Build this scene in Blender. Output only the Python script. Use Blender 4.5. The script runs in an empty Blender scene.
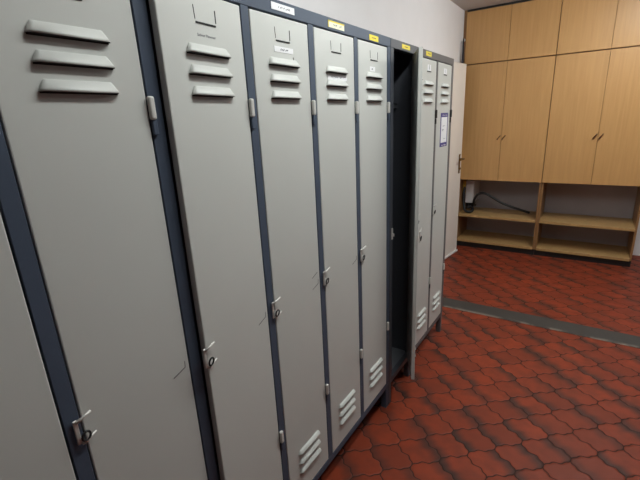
import bpy, bmesh, math, random
from mathutils import Vector, Matrix
random.seed(4)
S = bpy.context.scene
LAMP, FILL_FAR = 43.0, 64.0
COL = S.collection

# ------------------------------------------------------------------ materials
def new_mat(name):
    m = bpy.data.materials.new(name); m.use_nodes = True
    nt = m.node_tree
    b = nt.nodes['Principled BSDF']
    return m, nt, b

def paint(name, col, rough=0.45, metal=0.0, var=0.04, scale=6.0, bump=0.0, bscale=300.0, spec=0.5):
    """plain paint / plastic / metal with slight procedural mottling"""
    m, nt, b = new_mat(name)
    tc = nt.nodes.new('ShaderNodeTexCoord')
    n = nt.nodes.new('ShaderNodeTexNoise'); n.inputs['Scale'].default_value = scale; n.inputs['Detail'].default_value = 4
    nt.links.new(tc.outputs['Object'], n.inputs['Vector'])
    r = nt.nodes.new('ShaderNodeValToRGB')
    r.color_ramp.elements[0].position = 0.3; r.color_ramp.elements[1].position = 0.7
    r.color_ramp.elements[0].color = [c * (1 - var) for c in col] + [1]
    r.color_ramp.elements[1].color = [min(1, c * (1 + var)) for c in col] + [1]
    nt.links.new(n.outputs['Fac'], r.inputs['Fac'])
    nt.links.new(r.outputs['Color'], b.inputs['Base Color'])
    b.inputs['Roughness'].default_value = rough
    b.inputs['Metallic'].default_value = metal
    b.inputs['Specular IOR Level'].default_value = spec
    if bump:
        n2 = nt.nodes.new('ShaderNodeTexNoise'); n2.inputs['Scale'].default_value = bscale; n2.inputs['Detail'].default_value = 3
        nt.links.new(tc.outputs['Object'], n2.inputs['Vector'])
        bp = nt.nodes.new('ShaderNodeBump'); bp.inputs['Strength'].default_value = bump; bp.inputs['Distance'].default_value = 0.002
        nt.links.new(n2.outputs['Fac'], bp.inputs['Height']); nt.links.new(bp.outputs['Normal'], b.inputs['Normal'])
    return m

def wood(name, c0, c1, rough=0.42):
    m, nt, b = new_mat(name)
    tc = nt.nodes.new('ShaderNodeTexCoord')
    mp = nt.nodes.new('ShaderNodeMapping'); mp.inputs['Scale'].default_value = (14, 14, 0.7)
    nt.links.new(tc.outputs['Object'], mp.inputs['Vector'])
    n = nt.nodes.new('ShaderNodeTexNoise'); n.inputs['Scale'].default_value = 3.0; n.inputs['Detail'].default_value = 8; n.inputs['Distortion'].default_value = 0.6
    nt.links.new(mp.outputs['Vector'], n.inputs['Vector'])
    r = nt.nodes.new('ShaderNodeValToRGB')
    r.color_ramp.elements[0].position = 0.3; r.color_ramp.elements[1].position = 0.72
    r.color_ramp.elements[0].color = (*c0, 1); r.color_ramp.elements[1].color = (*c1, 1)
    nt.links.new(n.outputs['Fac'], r.inputs['Fac']); nt.links.new(r.outputs['Color'], b.inputs['Base Color'])
    b.inputs['Roughness'].default_value = rough
    return m

class NB:
    """tiny expression helper for math nodes"""
    def __init__(s, nt): s.nt = nt
    def op(s, o, *a, clamp=False):
        n = s.nt.nodes.new('ShaderNodeMath'); n.operation = o; n.use_clamp = clamp
        for i, v in enumerate(a):
            if isinstance(v, (int, float)): n.inputs[i].default_value = v
            else: s.nt.links.new(v, n.inputs[i])
        return n.outputs[0]
    def ramp(s, v, a, b):
        n = s.nt.nodes.new('ShaderNodeMapRange'); n.interpolation_type = 'SMOOTHSTEP'
        s.nt.links.new(v, n.inputs[0]); n.inputs[1].default_value = a; n.inputs[2].default_value = b
        return n.outputs[0]
    def mix(s, f, a, b):
        n = s.nt.nodes.new('ShaderNodeMix'); n.data_type = 'RGBA'
        s.nt.links.new(f, n.inputs[0])
        for k, v in ((6, a), (7, b)):
            if isinstance(v, tuple): n.inputs[k].default_value = (*v, 1)
            else: s.nt.links.new(v, n.inputs[k])
        return n.outputs[2]

def floor_material():
    """terracotta tiles with S-shaped (ogee) edges laid diagonally, fired dark along one side"""
    m, nt, b = new_mat('terracotta_floor'); e = NB(nt)
    tc = nt.nodes.new('ShaderNodeTexCoord')
    sp = nt.nodes.new('ShaderNodeSeparateXYZ'); nt.links.new(tc.outputs['Object'], sp.inputs[0])
    h = 0.0978
    X = e.op('SUBTRACT', sp.outputs[0], 0.345); Y = e.op('SUBTRACT', sp.outputs[1], 1.105)
    i = e.op('DIVIDE', e.op('ADD', X, Y), 2 * h); j = e.op('DIVIDE', e.op('SUBTRACT', X, Y), 2 * h)
    tau = 2 * math.pi
    def wav(t, A, B):
        s1 = e.op('MULTIPLY', e.op('SINE', e.op('MULTIPLY', t, tau)), A)
        s2 = e.op('MULTIPLY', e.op('SINE', e.op('MULTIPLY', t, tau * 3)), B)
        return e.op('ADD', s1, s2)
    I = e.op('ADD', i, wav(j, 0.085, 0.028)); J = e.op('ADD', j, wav(i, 0.06, 0.022))
    fi = e.op('FRACT', I); fj = e.op('FRACT', J)
    di = e.op('MINIMUM', fi, e.op('SUBTRACT', 1.0, fi)); dj = e.op('MINIMUM', fj, e.op('SUBTRACT', 1.0, fj))
    d = e.op('MINIMUM', di, dj)
    cmb = nt.nodes.new('ShaderNodeCombineXYZ')
    nt.links.new(e.op('FLOOR', I), cmb.inputs[0]); nt.links.new(e.op('FLOOR', J), cmb.inputs[1])
    wn = nt.nodes.new('ShaderNodeTexWhiteNoise'); wn.noise_dimensions = '2D'; nt.links.new(cmb.outputs[0], wn.inputs['Vector'])
    sc = nt.nodes.new('ShaderNodeSeparateColor'); nt.links.new(wn.outputs['Color'], sc.inputs[0])
    r1, r2, r3 = sc.outputs[0], sc.outputs[1], sc.outputs[2]
    n = nt.nodes.new('ShaderNodeTexNoise'); n.inputs['Scale'].default_value = 14; n.inputs['Detail'].default_value = 5
    nt.links.new(tc.outputs['Object'], n.inputs['Vector'])
    base = e.mix(r1, (0.30, 0.048, 0.018), (0.20, 0.035, 0.016))
    base = e.mix(e.ramp(n.outputs['Fac'], 0.3, 0.75), base, (0.19, 0.036, 0.017))
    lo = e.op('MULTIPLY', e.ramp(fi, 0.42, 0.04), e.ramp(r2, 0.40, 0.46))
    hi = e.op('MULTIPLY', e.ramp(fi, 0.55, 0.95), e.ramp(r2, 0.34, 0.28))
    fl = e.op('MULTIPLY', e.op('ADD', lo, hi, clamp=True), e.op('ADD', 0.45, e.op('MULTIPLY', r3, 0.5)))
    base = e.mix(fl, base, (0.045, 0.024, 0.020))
    g = e.ramp(d, 0.028, 0.010)
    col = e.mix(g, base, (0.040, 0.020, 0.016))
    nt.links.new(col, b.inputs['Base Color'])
    ro = e.op('ADD', 0.40, e.op('MULTIPLY', n.outputs['Fac'], 0.2)); nt.links.new(e.op('ADD', ro, e.op('MULTIPLY', g, 0.4)), b.inputs['Roughness'])
    b.inputs['Specular IOR Level'].default_value = 0.22
    ht = e.op('ADD', e.ramp(d, 0.0, 0.07), e.op('MULTIPLY', n.outputs['Fac'], 0.25))
    bp = nt.nodes.new('ShaderNodeBump'); bp.inputs['Strength'].default_value = 0.5; bp.inputs['Distance'].default_value = 0.004
    nt.links.new(ht, bp.inputs['Height']); nt.links.new(bp.outputs['Normal'], b.inputs['Normal'])
    return m

def threshold_material():
    m, nt, b = new_mat('worn_screed'); e = NB(nt)
    tc = nt.nodes.new('ShaderNodeTexCoord')
    n = nt.nodes.new('ShaderNodeTexNoise'); n.inputs['Scale'].default_value = 9; n.inputs['Detail'].default_value = 6
    nt.links.new(tc.outputs['Object'], n.inputs['Vector'])
    sp = nt.nodes.new('ShaderNodeSeparateXYZ'); nt.links.new(tc.outputs['Object'], sp.inputs[0])
    wear = e.op('MULTIPLY', e.ramp(sp.outputs[1], -0.045, -0.085), e.ramp(n.outputs['Fac'], 0.42, 0.56))
    col = e.mix(n.outputs['Fac'], (0.030, 0.027, 0.025), (0.055, 0.050, 0.046))
    col = e.mix(wear, col, (0.20, 0.17, 0.14))
    nt.links.new(col, b.inputs['Base Color']); b.inputs['Roughness'].default_value = 0.6
    return m

M = dict(
    door=paint('locker_door_grey', (0.575, 0.585, 0.56), 0.42, var=0.02, scale=3, bump=0.05, bscale=400),
    slate=paint('slate_blue_frame', (0.066, 0.086, 0.126), 0.5, var=0.05, spec=0.3),
    dark=paint('anthracite_frame', (0.060, 0.065, 0.078), 0.45, var=0.05),
    grey=paint('dark_grey_frame', (0.105, 0.102, 0.108), 0.45, var=0.05),
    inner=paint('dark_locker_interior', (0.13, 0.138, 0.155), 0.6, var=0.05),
    slot=paint('louvre_slot_black', (0.012, 0.012, 0.013), 0.8),
    hinge=paint('hinge_light', (0.60, 0.59, 0.56), 0.38),
    steel=paint('bare_steel', (0.70, 0.68, 0.65), 0.35, metal=0.4),
    black=paint('black_rubber', (0.012, 0.012, 0.013), 0.5),
    wall=paint('white_plaster', (0.84, 0.815, 0.825), 0.85, var=0.015, bump=0.25, bscale=120),
    ceil=paint('ceiling_white', (0.60, 0.585, 0.58), 0.9, var=0.015),
    niche=paint('niche_shade_grey', (0.42, 0.385, 0.40), 0.7),
    dado=paint('grey_plaster', (0.26, 0.27, 0.27), 0.8, var=0.02),
    white=paint('white_lacquer', (0.88, 0.82, 0.76), 0.42, var=0.02),
    paper=paint('white_paper', (0.86, 0.86, 0.88), 0.7, var=0.01),
    cream=paint('cream_paper', (0.86, 0.85, 0.66), 0.7, var=0.02),
    yellow=paint('yellow_card', (0.84, 0.68, 0.06), 0.6, var=0.03),
    blue=paint('violet_blue_print', (0.045, 0.035, 0.22), 0.5, var=0.04),
    ink=paint('ink', (0.05, 0.05, 0.06), 0.8),
    greyink=paint('grey_ink', (0.22, 0.22, 0.25), 0.8),
    scratch=paint('scratch_dark', (0.10, 0.095, 0.09), 0.8),
    veneer=wood('beech_veneer', (0.53, 0.288, 0.105), (0.60, 0.338, 0.130)),
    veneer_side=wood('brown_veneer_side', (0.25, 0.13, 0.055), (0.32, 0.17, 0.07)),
    shelf=wood('shelf_veneer', (0.42, 0.25, 0.10), (0.50, 0.31, 0.13)),
    brass=paint('aged_brass', (0.20, 0.115, 0.035), 0.35, metal=0.8),
    bronze=paint('brown_pull', (0.13, 0.05, 0.02), 0.4, metal=0.3),
    plinth=paint('black_plinth', (0.018, 0.016, 0.016), 0.6),
    cloth=paint('dark_cloth', (0.030, 0.028, 0.034), 0.9, bump=0.4, bscale=500),
    yplastic=paint('yellow_plastic', (0.55, 0.36, 0.05), 0.5),
    box=paint('white_plastic', (0.78, 0.76, 0.76), 0.4, var=0.01),
    floor=floor_material(), screed=threshold_material(),
)
for nm, st in (('lamp', LAMP), ('fill_far', FILL_FAR)):
    mt, nt, bb = new_mat(nm + '_diffuser')
    bb.inputs['Base Color'].default_value = (0.9, 0.9, 0.9, 1)
    bb.inputs['Emission Color'].default_value = (0.955, 1.0, 0.97, 1)
    bb.inputs['Emission Strength'].default_value = st
    M[nm] = mt

# ------------------------------------------------------------------ mesh helpers
def box(bm, x0, x1, y0, y1, z0, z1, bev=0.0, mi=0, seg=1):
    r = bmesh.ops.create_cube(bm, size=1.0)
    vs = r['verts']
    for v in vs:
        v.co = Vector(((x0 + x1) / 2 + v.co.x * (x1 - x0), (y0 + y1) / 2 + v.co.y * (y1 - y0), (z0 + z1) / 2 + v.co.z * (z1 - z0)))
    fs = set(f for v in vs for f in v.link_faces)
    for f in fs: f.material_index = mi
    if bev:
        es = list(set(e for v in vs for e in v.link_edges))
        r = bmesh.ops.bevel(bm, geom=es, offset=bev, segments=seg, affect='EDGES', profile=0.5)
        for f in r['faces']: f.material_index = mi

def quad_strip(bm, p0, p1, wid, mi=0, x=0.0006):
    """thin raised stroke on a face looking along +x; points are (y, z)"""
    a = Vector((p0[0], p0[1])); b = Vector((p1[0], p1[1])); d = (b - a).normalized(); n = Vector((-d.y, d.x)) * wid / 2
    lo = [bm.verts.new((0.0, q.x, q.y)) for q in (a + n, b + n, b - n, a - n)]
    hi = [bm.verts.new((x, q.x, q.y)) for q in (a + n, b + n, b - n, a - n)]
    fs = [bm.faces.new(hi[::-1])]
    for k in range(4):
        fs.append(bm.faces.new((lo[k], lo[(k + 1) % 4], hi[(k + 1) % 4], hi[k])))
    for f in fs: f.material_index = mi

def tube(bm, pts, r, n=10, mi=0, cap=True):
    pts = [Vector(p) for p in pts]; rings = []
    rr = r if isinstance(r, (list, tuple)) else [r] * len(pts)
    up = None
    for k, p in enumerate(pts):
        t = (pts[min(k + 1, len(pts) - 1)] - pts[max(k - 1, 0)]).normalized()
        if up is None:
            up = t.orthogonal().normalized()
        up = (up - t * up.dot(t)).normalized(); sd = t.cross(up)
        rings.append([bm.verts.new(p + (up * math.cos(a) + sd * math.sin(a)) * rr[k]) for a in [2 * math.pi * q / n for q in range(n)]])
    for a, b in zip(rings, rings[1:]):
        for q in range(n):
            f = bm.faces.new((a[q], a[(q + 1) % n], b[(q + 1) % n], b[q])); f.material_index = mi; f.smooth = True
    if cap:
        for rg in (rings[0][::-1], rings[-1]):
            f = bm.faces.new(rg); f.material_index = mi

def spline(pts, n=8):
    pts = [Vector(p) for p in pts]; out = []
    P = [pts[0]] + pts + [pts[-1]]
    for k in range(1, len(P) - 2):
        for s in range(n):
            t = s / n; a, b, c, d = P[k - 1], P[k], P[k + 1], P[k + 2]
            out.append(0.5 * ((2 * b) + (c - a) * t + (2 * a - 5 * b + 4 * c - d) * t * t + (3 * b - a - 3 * c + d) * t ** 3))
    out.append(pts[-1]); return out

def obj(name, bm, mats, parent=None, loc=None, rotz=0.0, recalc=True):
    me = bpy.data.meshes.new(name)
    if recalc: bmesh.ops.recalc_face_normals(bm, faces=bm.faces)
    bm.to_mesh(me); bm.free()
    for m in (mats if isinstance(mats, (list, tuple)) else [mats]): me.materials.append(M[m])
    o = bpy.data.objects.new(name, me); COL.objects.link(o)
    if parent is not None: o.parent = parent
    if loc is not None: o.location = loc
    o.rotation_euler.z = rotz
    return o

def B(*boxes):
    bm = bmesh.new()
    for b in boxes: box(bm, *b)
    return bm

def thing(name, label, cat, loc=(0, 0, 0), rotz=0.0, group=None):
    o = bpy.data.objects.new(name, None); o.empty_display_size = 0.1; COL.objects.link(o)
    o.location = loc; o.rotation_euler.z = rotz
    o['label'] = label; o['category'] = cat
    if group: o['group'] = group
    return o

def tag(o, label, cat, group=None):
    o['label'] = label; o['category'] = cat
    if group: o['group'] = group
    return o

def struct(name, bm, m):
    o = obj(name, bm, m); o['kind'] = 'structure'; return o

def text_mesh(name, s, size, y, z, x, mat, parent, width=None):
    """lettering on a face looking along +x, reading towards +y"""
    cu = bpy.data.curves.new('t', 'FONT'); cu.body = s; cu.size = size; cu.extrude = 0.0002
    to = bpy.data.objects.new('t', cu); COL.objects.link(to)
    bpy.context.view_layer.update()
    me = bpy.data.meshes.new_from_object(to.evaluated_get(bpy.context.evaluated_depsgraph_get()))
    bpy.data.objects.remove(to); bpy.data.curves.remove(cu)
    xs = [v.co.x for v in me.vertices]; w = max(xs) - min(xs); k = (width / w) if width else 1.0; mx = min(xs)
    for v in me.vertices:
        a, b2, c = v.co; v.co = (x + c, y + (a - mx) * k, z + b2)
    me.materials.clear(); me.materials.append(M[mat]); me.name = name
    o = bpy.data.objects.new(name, me); COL.objects.link(o); o.parent = parent
    return o

# ------------------------------------------------------------------ the room
XW, XR, YB, YE, ZC = -0.5, 3.4, -3.6, 4.48, 2.482
struct('floor', B((-1.7, XR + .1, YB - .1, YE + .1, -0.08, 0.0)), 'floor')
struct('ceiling', B((-1.7, XR + .1, YB - .1, YE + .1, ZC, ZC + 0.1)), 'ceil')
DY0, DY1, DZ = 3.03, 3.865, 1.975                       # door opening in the left wall
struct('wall_left', B((XW - .1, XW, YB, DY0, 0, ZC), (XW - .1, XW, DY1, YE, 0, ZC), (XW - .1, XW, DY0, DY1, DZ, ZC)), 'wall')
struct('wall_right', B((XR, XR + .1, YB, YE, 0, ZC)), 'dado')
struct('wall_back', B((-1.7, XR + .1, YE, YE + .1, 0, ZC)), 'wall')
struct('wall_front', B((XW - .1, XR + .1, YB - .1, YB, 0, ZC)), 'dado')
struct('wall_beyond', B((-1.7, -1.6, 2.4, YE, 0, ZC), (-1.6, XW - .1, 2.4, 2.5, 0, ZC)), 'wall')   # small room behind the door
th = obj('trim_1', B((-(XR - XW) / 2, (XR - XW) / 2, -0.085, 0.085, 0.0, 0.003)), 'screed', loc=((XR + XW) / 2, 2.492, 0.0)); th['kind'] = 'structure'

# ------------------------------------------------------------------ locker parts
W, P, ZB, ZT, TOP, DEP = 0.247, 0.2804, 0.158, 1.760, 1.80, 0.48

def louvre(zb, h=0.0195, d=0.012, wb=0.134, wt=0.112):
    """pressed hood, open towards the floor, with the dark slot under it (door-local)"""
    bm = bmesh.new(); c = -W / 2 + 0.001
    rows = []
    prof = [(0.0, h, wt), (d * .30, h * .90, wt + .003), (d * .62, h * .60, wt + .009), (d * .92, h * .26, wb - .004), (d, 0.0, wb)]
    for x, z, w in prof:
        rows.append([bm.verts.new((x, c - w / 2, zb + z)), bm.verts.new((x, c - w / 2 + .006, zb + z)), bm.verts.new((x, c + w / 2 - .006, zb + z)), bm.verts.new((x, c + w / 2, zb + z))])
    for k, rw in enumerate(rows):
        rw[0].co.x *= .35; rw[3].co.x *= .35
    for a, b in zip(rows, rows[1:]):
        for q in range(3):
            f = bm.faces.new((a[q], a[q + 1], b[q + 1], b[q])); f.smooth = True
    rt = [bm.verts.new((0.0, c + s * wb / 2, zb)) for s in (-1, 1)]
    bot = rows[-1]
    # inner underside sits a little up inside the hood and is black
    f = bm.faces.new((bot[0], bot[1], bot[2], bot[3], rt[1], rt[0])); f.material_index = 1
    for s, rr in ((0, [r[0] for r in rows]), (1, [r[3] for r in rows])):
        f = bm.faces.new(rr + [rt[s]])
    box(bm, -0.001, 0.0008, c - wb / 2 + .002, c + wb / 2 - .002, zb - 0.0025, zb, 0, 1)
    return bm

def latch(kind):
    """turn-latch for a padlock at the door's free edge (door-local): plate, two prongs, wire loop"""
    bm = bmesh.new(); y = -W - 0.014
    box(bm, 0.003, 0.007, y - .004, y + .004, 0.922, 0.975, .0012)
    tube(bm, [(0.006, y, 0.970), (0.010, y + .009, 0.974), (0.014, y + .027, 0.983)], [.0036, .0032, .0026])
    tube(bm, [(0.006, y + .004, 0.921), (0.010, y + .012, 0.924), (0.011, y + .030, 0.934)], [.0034, .0026, .0018])
    ring = [(0.012 + 0.002 * math.sin(a), y + .011 + .0075 * math.cos(a), 0.936 + .011 * math.sin(a)) for a in [2 * math.pi * k / 14 for k in range(15)]]
    tube(bm, ring, .0022, 8, 1)
    return bm

def make_door(parent, y_hinge, name='door', angle=0.0, scr=1, slot=True, wide=W):
    """a pan-shaped door; origin at the hinge edge on the front plane"""
    d = obj(name, B((-0.018, 0.0, -wide, 0.0, ZB, ZT, .0025, 0, 2)), 'door', parent, (0.0, y_hinge, 0.0), angle)
    for z in (1.638, 1.596, 1.553): obj('louvre', louvre(z), ['door', 'slot'], d)
    for z in (0.340, 0.298, 0.257): obj('louvre', louvre(z, .0125, .0125, .132, .116), ['door', 'slot'], d)
    if slot:
        bm = bmesh.new(); a, b = -0.154, -0.090
        quad_strip(bm, (a, 1.733), (a + .002, 1.706), .0016); quad_strip(bm, (a + .003, 1.7005), (b, 1.7005), .0034)
        quad_strip(bm, (b + .0005, 1.732), (b + .0005, 1.706), .0026)
        box(bm, 0, .0015, a + .003, b - .001, 1.6985, 1.7012)
        obj('card_holder', bm, 'slot', d)
    obj('latch', latch(0), ['steel', 'black'], d)
    if scr:
        bm = bmesh.new()
        quad_strip(bm, (-.046, .930), (-.012, .9405), .0016)
        quad_strip(bm, (-.012, .941), (-.011, .956), .0012)
        if scr == 2:
            quad_strip(bm, (-.046, .972), (-.014, .984), .0016)
        obj('scratch_mark', bm, 'scratch', d)
    return d

def hinge(parent, y, z, mats=('hinge', 'slate')):
    bm = bmesh.new()
    box(bm, 0.0, 0.011, y - .001, y + .012, z, z + .045, .0042, 0, 3)
    box(bm, 0.0, 0.007, y + .001, y + .013, z - .030, z - .001, .002, 1)
    return obj('hinge', bm, list(mats), parent)

def carcass(parent, y0, y1, posts, frame, inside, open_front=False):
    """welded steel body in thing-local coordinates; posts is a list of (ya, yb)"""
    t = 0.004; F = frame
    obj('side_panel', B((-DEP, -.002, y0, y0 + t, .125, TOP - .001)), F, parent)
    obj('side_panel', B((-DEP, -.002, y1 - t, y1, .125, TOP - .001)), F, parent)
    obj('back_panel', B((-DEP, -DEP + t, y0 + t, y1 - t, .125, TOP - .001)), inside, parent)
    obj('top_panel', B((-DEP + t, -.028, y0 + t, y1 - t, TOP - .006, TOP - .001)), F, parent)
    obj('bottom_panel', B((-DEP + t, -.028, y0 + t, y1 - t, .150, .154)), inside, parent)
    obj('header_rail', B((-.028, 0.0, y0, y1, ZT + .004, TOP, .0015)), F, parent)
    obj('bottom_rail', B((-.028, 0.0, y0, y1, .125, ZB - .003, .0015)), F, parent)
    for a, b in posts:
        obj('post', B((-.028, 0.0, a, b, ZB - .003, ZT + .004, .001)), F, parent)
    for x in (-.03, -DEP + .03):
        for a in (y0, y1 - .03):
            s = B((x - .002 if x > -.1 else x - .03, x + .028 if x > -.1 else x, a, a + .03, 0.0, .125, .001))
            obj('foot', s, F, parent)

g = 0.003
# --- the six-door bank (the photograph looks along it)
rights = [-0.0415 - P, -0.0415, W, W + P, W + 2 * P, W + 3 * P]
Y0 = rights[0] - W - .032; Y1 = 1.1215
bank = thing('locker_bank', 'long bank of light grey steel lockers in a slate blue frame, nearest to the viewer', 'locker')
posts = [(Y0, rights[0] - W - g)]
for k in range(5):
    posts.append((rights[k] + g, rights[k + 1] - (W + .005 if k == 1 else W) - g))
posts.append((rights[5] + g, Y1))
carcass(bank, Y0, Y1, posts, 'slate', 'inner')
for a, b in posts[1:-1]:
    obj('divider', B((-DEP + .004, -.028, (a + b) / 2 - .001, (a + b) / 2 + .001, .154, TOP - .006)), 'inner', bank)
doors = []
for k, yr in enumerate(rights):
    ang = math.radians(4.7) if k == 2 else 0.0
    d = make_door(bank, yr, 'door', ang, scr=(2 if k == 3 else 0 if k in (0, 5) else 1), wide=(W + .005 if k == 2 else W))
    doors.append(d)
    hinge(bank, yr, 1.505); hinge(bank, yr, 0.470)
doors[2]['label'] = 'light grey locker door standing slightly ajar'

def strokes(bm, y0, y1, z, h, mi, seed, x, wd=.0012):
    """rows of short unreadable ink strokes"""
    rn = random.Random(seed); y = y0
    while y < y1:
        l = rn.uniform(.003, .006)
        if rn.random() > .18:
            for q in range(2):
                zz = z + rn.uniform(-h * .25, h * .25); a = len(bm.verts)
                quad_strip(bm, (y, zz - h * .3), (min(y1, y + l * .7), zz + h * .3), wd, mi, x)
                y += l * .5
        else: y += l

def card(parent, name, y0, y1, z0, z1, mat, ink=None, seed=1, x=.0, edge=None, th=.001, frac=(.22, .8), h=.005):
    bm = bmesh.new(); mats = [mat, ink or 'ink', edge or mat]
    box(bm, x, x + th, y0, y1, z0, z1)
    if edge:
        box(bm, x, x + th + .0003, y0 - .001, y1 + .001, z1 - .003, z1 + .001, 0, 2)
        box(bm, x, x + th + .0003, y0 - .001, y0 + .0025, z0, z1, 0, 2)
    if ink:
        wdt = y1 - y0
        strokes(bm, y0 + wdt * frac[0], y0 + wdt * frac[1], (z0 + z1) / 2, h, 1, seed, x + th + .0004, .0011)
    o = obj(name, bm, mats, parent)
    return o

# labels on the blue header (bank-local = world)
c1 = card(bank, 'name_label', .366, .466, 1.7745, 1.7915, 'paper', 'greyink', 3, frac=(.28, .78)); c1['label'] = 'white label strip'
c2 = card(bank, 'name_label', .643, .743, 1.7715, 1.7905, 'cream', 'greyink', 5, edge='yellow', frac=(.3, .8)); c2['label'] = 'cream label with yellow edge'
c3 = card(bank, 'name_label', .929, 1.005, 1.7685, 1.7880, 'yellow', 'bronze', 6, frac=(.25, .7), h=.004); c3['label'] = 'yellow label'
# writing and paper labels on the doors (door-local y = world y - hinge y)
text_mesh('lettering', 'Sabine Thoener', 0.0080, .0965 - rights[2], 1.6738, .0002, 'greyink', doors[2], width=.056)
card(doors[3], 'name_label', .366 - rights[3], .449 - rights[3], 1.672, 1.686, 'paper', 'greyink', 8, frac=(.3, .72))
bm = bmesh.new(); quad_strip(bm, (.449 - rights[3], 1.664), (.4495 - rights[3], 1.655), .003); obj('scratch_mark', bm, 'scratch', doors[3])
card(doors[4], 'name_label', .628 - rights[4], .752 - rights[4], 1.6155, 1.633, 'paper', 'greyink', 9, frac=(.15, .8), h=.0035, x=.0)
card(doors[5], 'name_label', .933 - rights[5], .975 - rights[5], 1.660, 1.677, 'paper', 'ink', 10, frac=(.25, .5))

# --- the single open locker
S0, S1 = 1.1255, 1.4345
single = thing('single_locker', 'narrow dark steel locker standing open between the two locker blocks', 'locker', (0, S0, 0))
L = S1 - S0; hy = L - .0245
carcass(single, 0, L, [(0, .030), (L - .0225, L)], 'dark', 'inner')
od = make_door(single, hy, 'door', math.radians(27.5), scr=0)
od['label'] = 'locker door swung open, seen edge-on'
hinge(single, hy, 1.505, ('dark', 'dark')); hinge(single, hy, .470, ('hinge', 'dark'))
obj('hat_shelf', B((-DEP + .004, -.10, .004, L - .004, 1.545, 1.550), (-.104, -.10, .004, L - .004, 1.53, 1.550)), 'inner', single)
bm = bmesh.new(); tube(bm, [(-.25, .006, 1.37), (-.25, L - .006, 1.37)], .008); obj('clothes_rail', bm, 'steel', single)
obj('catch', B((0.0, 0.006, .012, .022, .93, .985, .001), (0.0, .014, .016, .020, .945, .960, .001)), 'steel', single)
c = card(single, 'name_label', 1.242 - S0, 1.334 - S0, 1.7735, 1.7905, 'yellow', 'bronze', 12, frac=(.3, .75), h=.004); c['label'] = 'yellow label'

# --- the far double locker
T0, T1 = 1.4385, 2.030
dbl = thing('double_locker', 'two-door light grey locker with dark grey frame at the far end of the row', 'locker', (0, T0, 0))
r6, r7 = 1.717 - T0, 1.994 - T0; L = T1 - T0
carcass(dbl, 0, L, [(0, r6 - W - g), (r6 + g, r7 - W - g), (r7 + g, L)], 'grey', 'inner')
obj('divider', B((-DEP + .004, -.028, r6 + .014, r6 + .016, .154, TOP - .006)), 'inner', dbl)
d6 = make_door(dbl, r6, scr=0, slot=False); d7 = make_door(dbl, r7, scr=0, slot=False)
for yr in (r6, r7):
    hinge(dbl, yr, 1.470, ('plinth', 'plinth')); hinge(dbl, yr, .480, ('hinge', 'grey'))
for d, sd in ((d6, 1.600 - 1.717), (d7, 1.872 - 1.994)):
    bm = bmesh.new()
    box(bm, 0, .001, sd - .024, sd + .024, 1.705, 1.735)
    box(bm, 0, .003, sd - .026, sd + .026, 1.7005, 1.7045, .0, 1)
    obj('number_card', bm, ['paper', 'slot'], d)
    bm = bmesh.new()
    if d is d6:
        box(bm, .001, .0014, sd - .003, sd + .003, 1.711, 1.727); box(bm, .001, .0014, sd - .0025, sd + .0025, 1.7285, 1.7325)
    else:
        for z in (1.712, 1.719, 1.7265): box(bm, .001, .0014, sd - .006, sd + .006, z, z + .0025)
    obj('print', bm, 'greyink', d)
c = card(dbl, 'name_label', 1.548 - T0, 1.629 - T0, 1.7735, 1.7945, 'yellow', 'bronze', 14, frac=(.35, .75), h=.004); c['label'] = 'yellow label'
# blue-bordered notice
o = 1.994
nb = obj('notice', B((0, .0008, 1.820 - o, 1.955 - o, 1.306, 1.4975)), 'blue', d7); nb['label'] = 'white notice with violet blue border'
bm = B((.0, .0012, 1.833 - o, 1.942 - o, 1.330, 1.474))
for f in bm.faces: f.material_index = 0
for z, a, b in ((1.425, .25, .6), (1.405, .2, .45), (1.398, .2, .4), (1.352, .45, .75)):
    strokes(bm, 1.833 - o + .109 * a, 1.833 - o + .109 * b, z, .004, 1, int(z * 1000), .0016, .001)
for z in (1.484, 1.314):
    strokes(bm, 1.850 - o, 1.930 - o, z, .005, 0, int(z * 999), .0016, .0016)
fo = obj('notice_field', bm, ['paper', 'greyink'], d7)

# ------------------------------------------------------------------ white door in the left wall
wd = thing('door_1', 'white door', 'door', (XW + 0.012, 3.045, 0), -math.radians(6.6)); wd['kind'] = 'structure'
del wd['label']; del wd['category']
DW, HT = 0.80, 1.958
obj('door_leaf', B((-.04, 0.0, 0.0, DW, .008, HT, .003)), 'white', wd)
obj('bottom_seal', B((0.0, .018, 0.02, DW - .002, .004, .026, .007, 0, 3)), 'box', wd)
bm = bmesh.new()
box(bm, 0.0, .006, DW - .075, DW - .040, .885, 1.085, .003)
h = obj('handle_plate', bm, 'brass', wd)
bm = bmesh.new()
tube(bm, [(.006, DW - .057, 1.035), (.045, DW - .057, 1.035)], .009, 12)
tube(bm, spline([(.040, DW - .057, 1.035), (.050, DW - .064, 1.036), (.052, DW - .10, 1.036), (.050, DW - .165, 1.034)], 5), [.009] * 16, 10)
obj('door_handle', bm, 'brass', wd)
bm = bmesh.new(); tube(bm, [(.006, DW - .057, .935), (.016, DW - .057, .935)], .012, 12); obj('lock_cylinder', bm, 'brass', wd)
bm = bmesh.new()
for z in (.25, 1.70): tube(bm, [(.006, -.006, z), (.006, -.006, z + .09)], .007, 10)
obj('door_hinge', bm, 'brass', wd)

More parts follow.
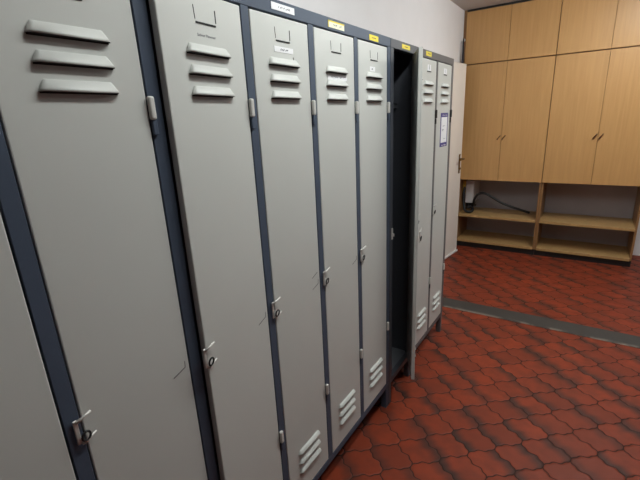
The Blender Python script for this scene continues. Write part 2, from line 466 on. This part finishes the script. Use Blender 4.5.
# ------------------------------------------------------------------ dark garment on a hook behind the white door
coat = thing('hanging_garment', 'dark garment hanging by a loop in the corner above the white door', 'garment', (XW, 4.0, 0))
bm = bmesh.new()
tube(bm, spline([(.0, -.02, 2.185), (.03, -.02, 2.19), (.036, -.02, 2.20), (.03, -.02, 2.212)], 4), .006, 8)
obj('hook', bm, 'steel', coat)
bm = bmesh.new(); n = 20; rings = []
for (z, a, b) in ((2.215, .005, .008), (2.205, .006, .010), (2.17, .008, .014), (2.08, .009, .017), (1.9, .012, .035), (1.6, .019, .07), (1.25, .018, .072), (1.22, .014, .066)):
    rings.append([bm.verts.new((.026 + a * math.cos(t) * (1 + .12 * math.sin(5 * t)), -.03 + b * math.sin(t), z)) for t in [2 * math.pi * k / n for k in range(n)]])
for a, b in zip(rings, rings[1:]):
    for q in range(n):
        f = bm.faces.new((a[q], a[(q + 1) % n], b[(q + 1) % n], b[q])); f.smooth = True
bm.faces.new(rings[0][::-1]); bm.faces.new(rings[-1])
obj('cloth_body', bm, 'cloth', coat)

# ------------------------------------------------------------------ cupboard wall at the end
YF = 4.03
def pull(parent, x, z, s=1):
    bm = bmesh.new()
    tube(bm, spline([(x - .012, 0, z - .018), (x - .012, -.018, z - .016), (x, -.022, z), (x + .012, -.018, z + .016), (x + .012, 0, z + .018)], 5), .005, 8)
    obj('handle', bm, 'bronze', parent)
def cupboard(x0, x1, z0, z1, label, name, handles, nd=2):
    t = thing(name, label, 'cupboard', (0, YF, 0), 0)
    D = .40; p = .018
    obj('carcass', B((x0, x0 + p, .02, D, z0, z1), (x1 - p, x1, .02, D, z0, z1), (x0 + p, x1 - p, .02, D, z0, z0 + p), (x0 + p, x1 - p, .02, D, z1 - p, z1), (x0 + p, x1 - p, D - .006, D, z0 + p, z1 - p)), 'veneer_side', t)
    w = (x1 - x0) / nd
    for k in range(nd):
        a, b = x0 + k * w + .0015, x0 + (k + 1) * w - .0015
        d = obj('door', B((a, b, 0.0, .019, z0 + .003, z1 - .003, .001)), 'veneer', t)
        if handles: pull(d, (b - .022 if k % 2 == 0 else a + .022), handles)
    return t
XS = [(-.468, .358), (.361, 1.187)]
cupboard(*XS[0], 1.970, 2.462, 'beech veneer overhead cupboard in the corner, just below the ceiling', 'overhead_cupboard', None)
cupboard(*XS[1], 1.970, 2.462, 'beech veneer overhead cupboard under the ceiling, further right of the corner one', 'overhead_cupboard', None)
cupboard(*XS[0], .780, 1.966, 'tall beech veneer wall cupboard above the niche with white box', 'wall_cupboard', 1.232)
cupboard(*XS[1], .780, 1.966, 'tall beech veneer wall cupboard to the right of the one over the white box', 'wall_cupboard', 1.232)
# black strip painting the shadow gap under the ceiling, and filler strips at the sides
t2 = obj('shadow_gap_strip', B((-.468, 1.187, YF + .012, YF + .03, 2.4622, ZC - .0005)), 'plinth'); t2['kind'] = 'structure'
t3 = obj('trim_3', B((XW + .001, -.4695, YF + .018, YF + .036, .0, ZC - .001)), 'veneer_side'); t3['kind'] = 'structure'
# open shelving under the cupboards
def shelving(x0, x1, label):
    t = thing('shelf_unit', label, 'shelf', (0, YF, 0))
    obj('plinth', B((x0, x1, .03, .045, 0, .064)), 'plinth', t)
    for z in (.064, .360): obj('shelf_board', B((x0 + .018, x1 - .018, .0, .437, z, z + .026, .001)), 'shelf', t)
    obj('back_panel', B((x0 + .018, x1 - .018, .438, .444, .091, .779)), 'niche', t)  # added board, its grey stands in for shade on the white wall
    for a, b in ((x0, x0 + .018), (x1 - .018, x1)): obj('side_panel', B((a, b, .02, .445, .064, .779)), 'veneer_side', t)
    return t
shelving(*XS[0], 'open beech shelves on a black plinth holding the white box and black hose')
shelving(*XS[1], 'open empty beech shelves on a black plinth to the right of the white box')

# ------------------------------------------------------------------ things in the niche
wb = thing('wall_box', 'white plastic box fixed in the corner of the shelf niche below the cupboard', 'box', (-.368, YF + .16, .49))
obj('housing', B((-.050, .040, 0.0, .284, 0.0, .258, .006, 0, 2)), 'box', wb)
bm = bmesh.new()
for k, x in enumerate((-.035, -.005, .025)): tube(bm, [(x, .04, .0), (x, .04, -.045)], [.016, .013], 10)
obj('cable_gland', bm, 'black', wb)
yb = tag(obj('yellow_duster', B((-.018, .018, -.006, .006, 0, .150, .004)), 'yplastic', loc=(-.4345, YF + .15, .60)), 'yellow strip hanging left of the white box in the niche', 'strip')
bm = bmesh.new()
tube(bm, spline([(.045, .10, -.03), (.045, .02, .0), (.06, -.01, .07), (.10, -.02, .125), (.17, -.02, .135), (.26, -.015, .09), (.36, -.01, .035), (.50, .02, -.02), (.62, .10, -.072)], 8), .013, 12)
tag(obj('black_hose', bm, 'black', loc=(-.368, YF + .15, .48)), 'black hose arching out of the white box across the niche', 'hose')
bm = bmesh.new()
tube(bm, spline([(-.08, .05, .26), (-.085, .0, .12), (-.075, -.02, .02), (-.05, -.05, -.06), (.0, -.06, -.075), (.03, -.02, -.06), (.0, .03, -.03), (-.04, .02, -.045)], 8), .014, 12)
tag(obj('black_cable', bm, 'black', loc=(-.346, YF + .13, .4785)), 'coiled black cable lying on the shelf under the white box', 'cable')

# ------------------------------------------------------------------ lamp
def lamp(x, y, label, ln=1.2, group=None, mat='lamp'):
    t = thing('unseen_ceiling_lamp', label, 'lamp', (x, y, ZC), 0, group)
    obj('housing', B((-.06, .06, -ln / 2 - .02, ln / 2 + .02, -.025, 0, .004)), 'box', t)
    bm = bmesh.new(); n = 14; rings = []
    for yy in (-ln / 2, ln / 2):
        rings.append([bm.verts.new((.055 * math.cos(a), yy, -.0255 - .055 * math.sin(a))) for a in [math.pi * k / n for k in range(n + 1)]])
    for q in range(n): bm.faces.new((rings[0][q], rings[0][q + 1], rings[1][q + 1], rings[1][q]))
    bm.faces.new(rings[0][::-1]); bm.faces.new(rings[1]); bm.faces.new((rings[0][0], rings[1][0], rings[1][-1], rings[0][-1]))
    obj('diffuser', bm, mat, t)
lamp(0.66, 0.66, 'long white ceiling lamp above the long locker bank', group='ceiling lamps')
lamp(1.10, 2.80, 'added fill lamp on the ceiling in front of the end cupboards', group='ceiling lamps', mat='fill_far')  # unseen lamp, added to brighten the white door and cupboards

w = bpy.data.worlds.new('World'); S.world = w; w.use_nodes = True
w.node_tree.nodes['Background'].inputs[0].default_value = (0.5, 0.5, 0.5, 1); w.node_tree.nodes['Background'].inputs[1].default_value = 0.02

# ------------------------------------------------------------------ camera
cd = bpy.data.cameras.new('Camera'); cd.sensor_fit = 'HORIZONTAL'; cd.sensor_width = 36.0
cd.lens = 397.147 / 640 * 36.0; cd.clip_start = 0.02
co = bpy.data.objects.new('Camera', cd); COL.objects.link(co)
yaw, pit, rol = -0.601, -0.2921, -0.048
fw = Vector((math.sin(yaw) * math.cos(pit), math.cos(yaw) * math.cos(pit), math.sin(pit)))
r = fw.cross(Vector((0, 0, 1))).normalized(); u = r.cross(fw)
r2 = r * math.cos(rol) + u * math.sin(rol); u2 = -r * math.sin(rol) + u * math.cos(rol)
R = Matrix((r2, u2, -fw)).transposed()
co.matrix_world = Matrix.Translation((0.74298616, -0.54356213, 1.48850574)) @ R.to_4x4()
S.camera = co

S.view_settings.view_transform = 'Standard'; S.view_settings.look = 'None'
S.view_settings.gamma = 1.0; S.view_settings.use_curve_mapping = False
S.view_settings.exposure = 0.0
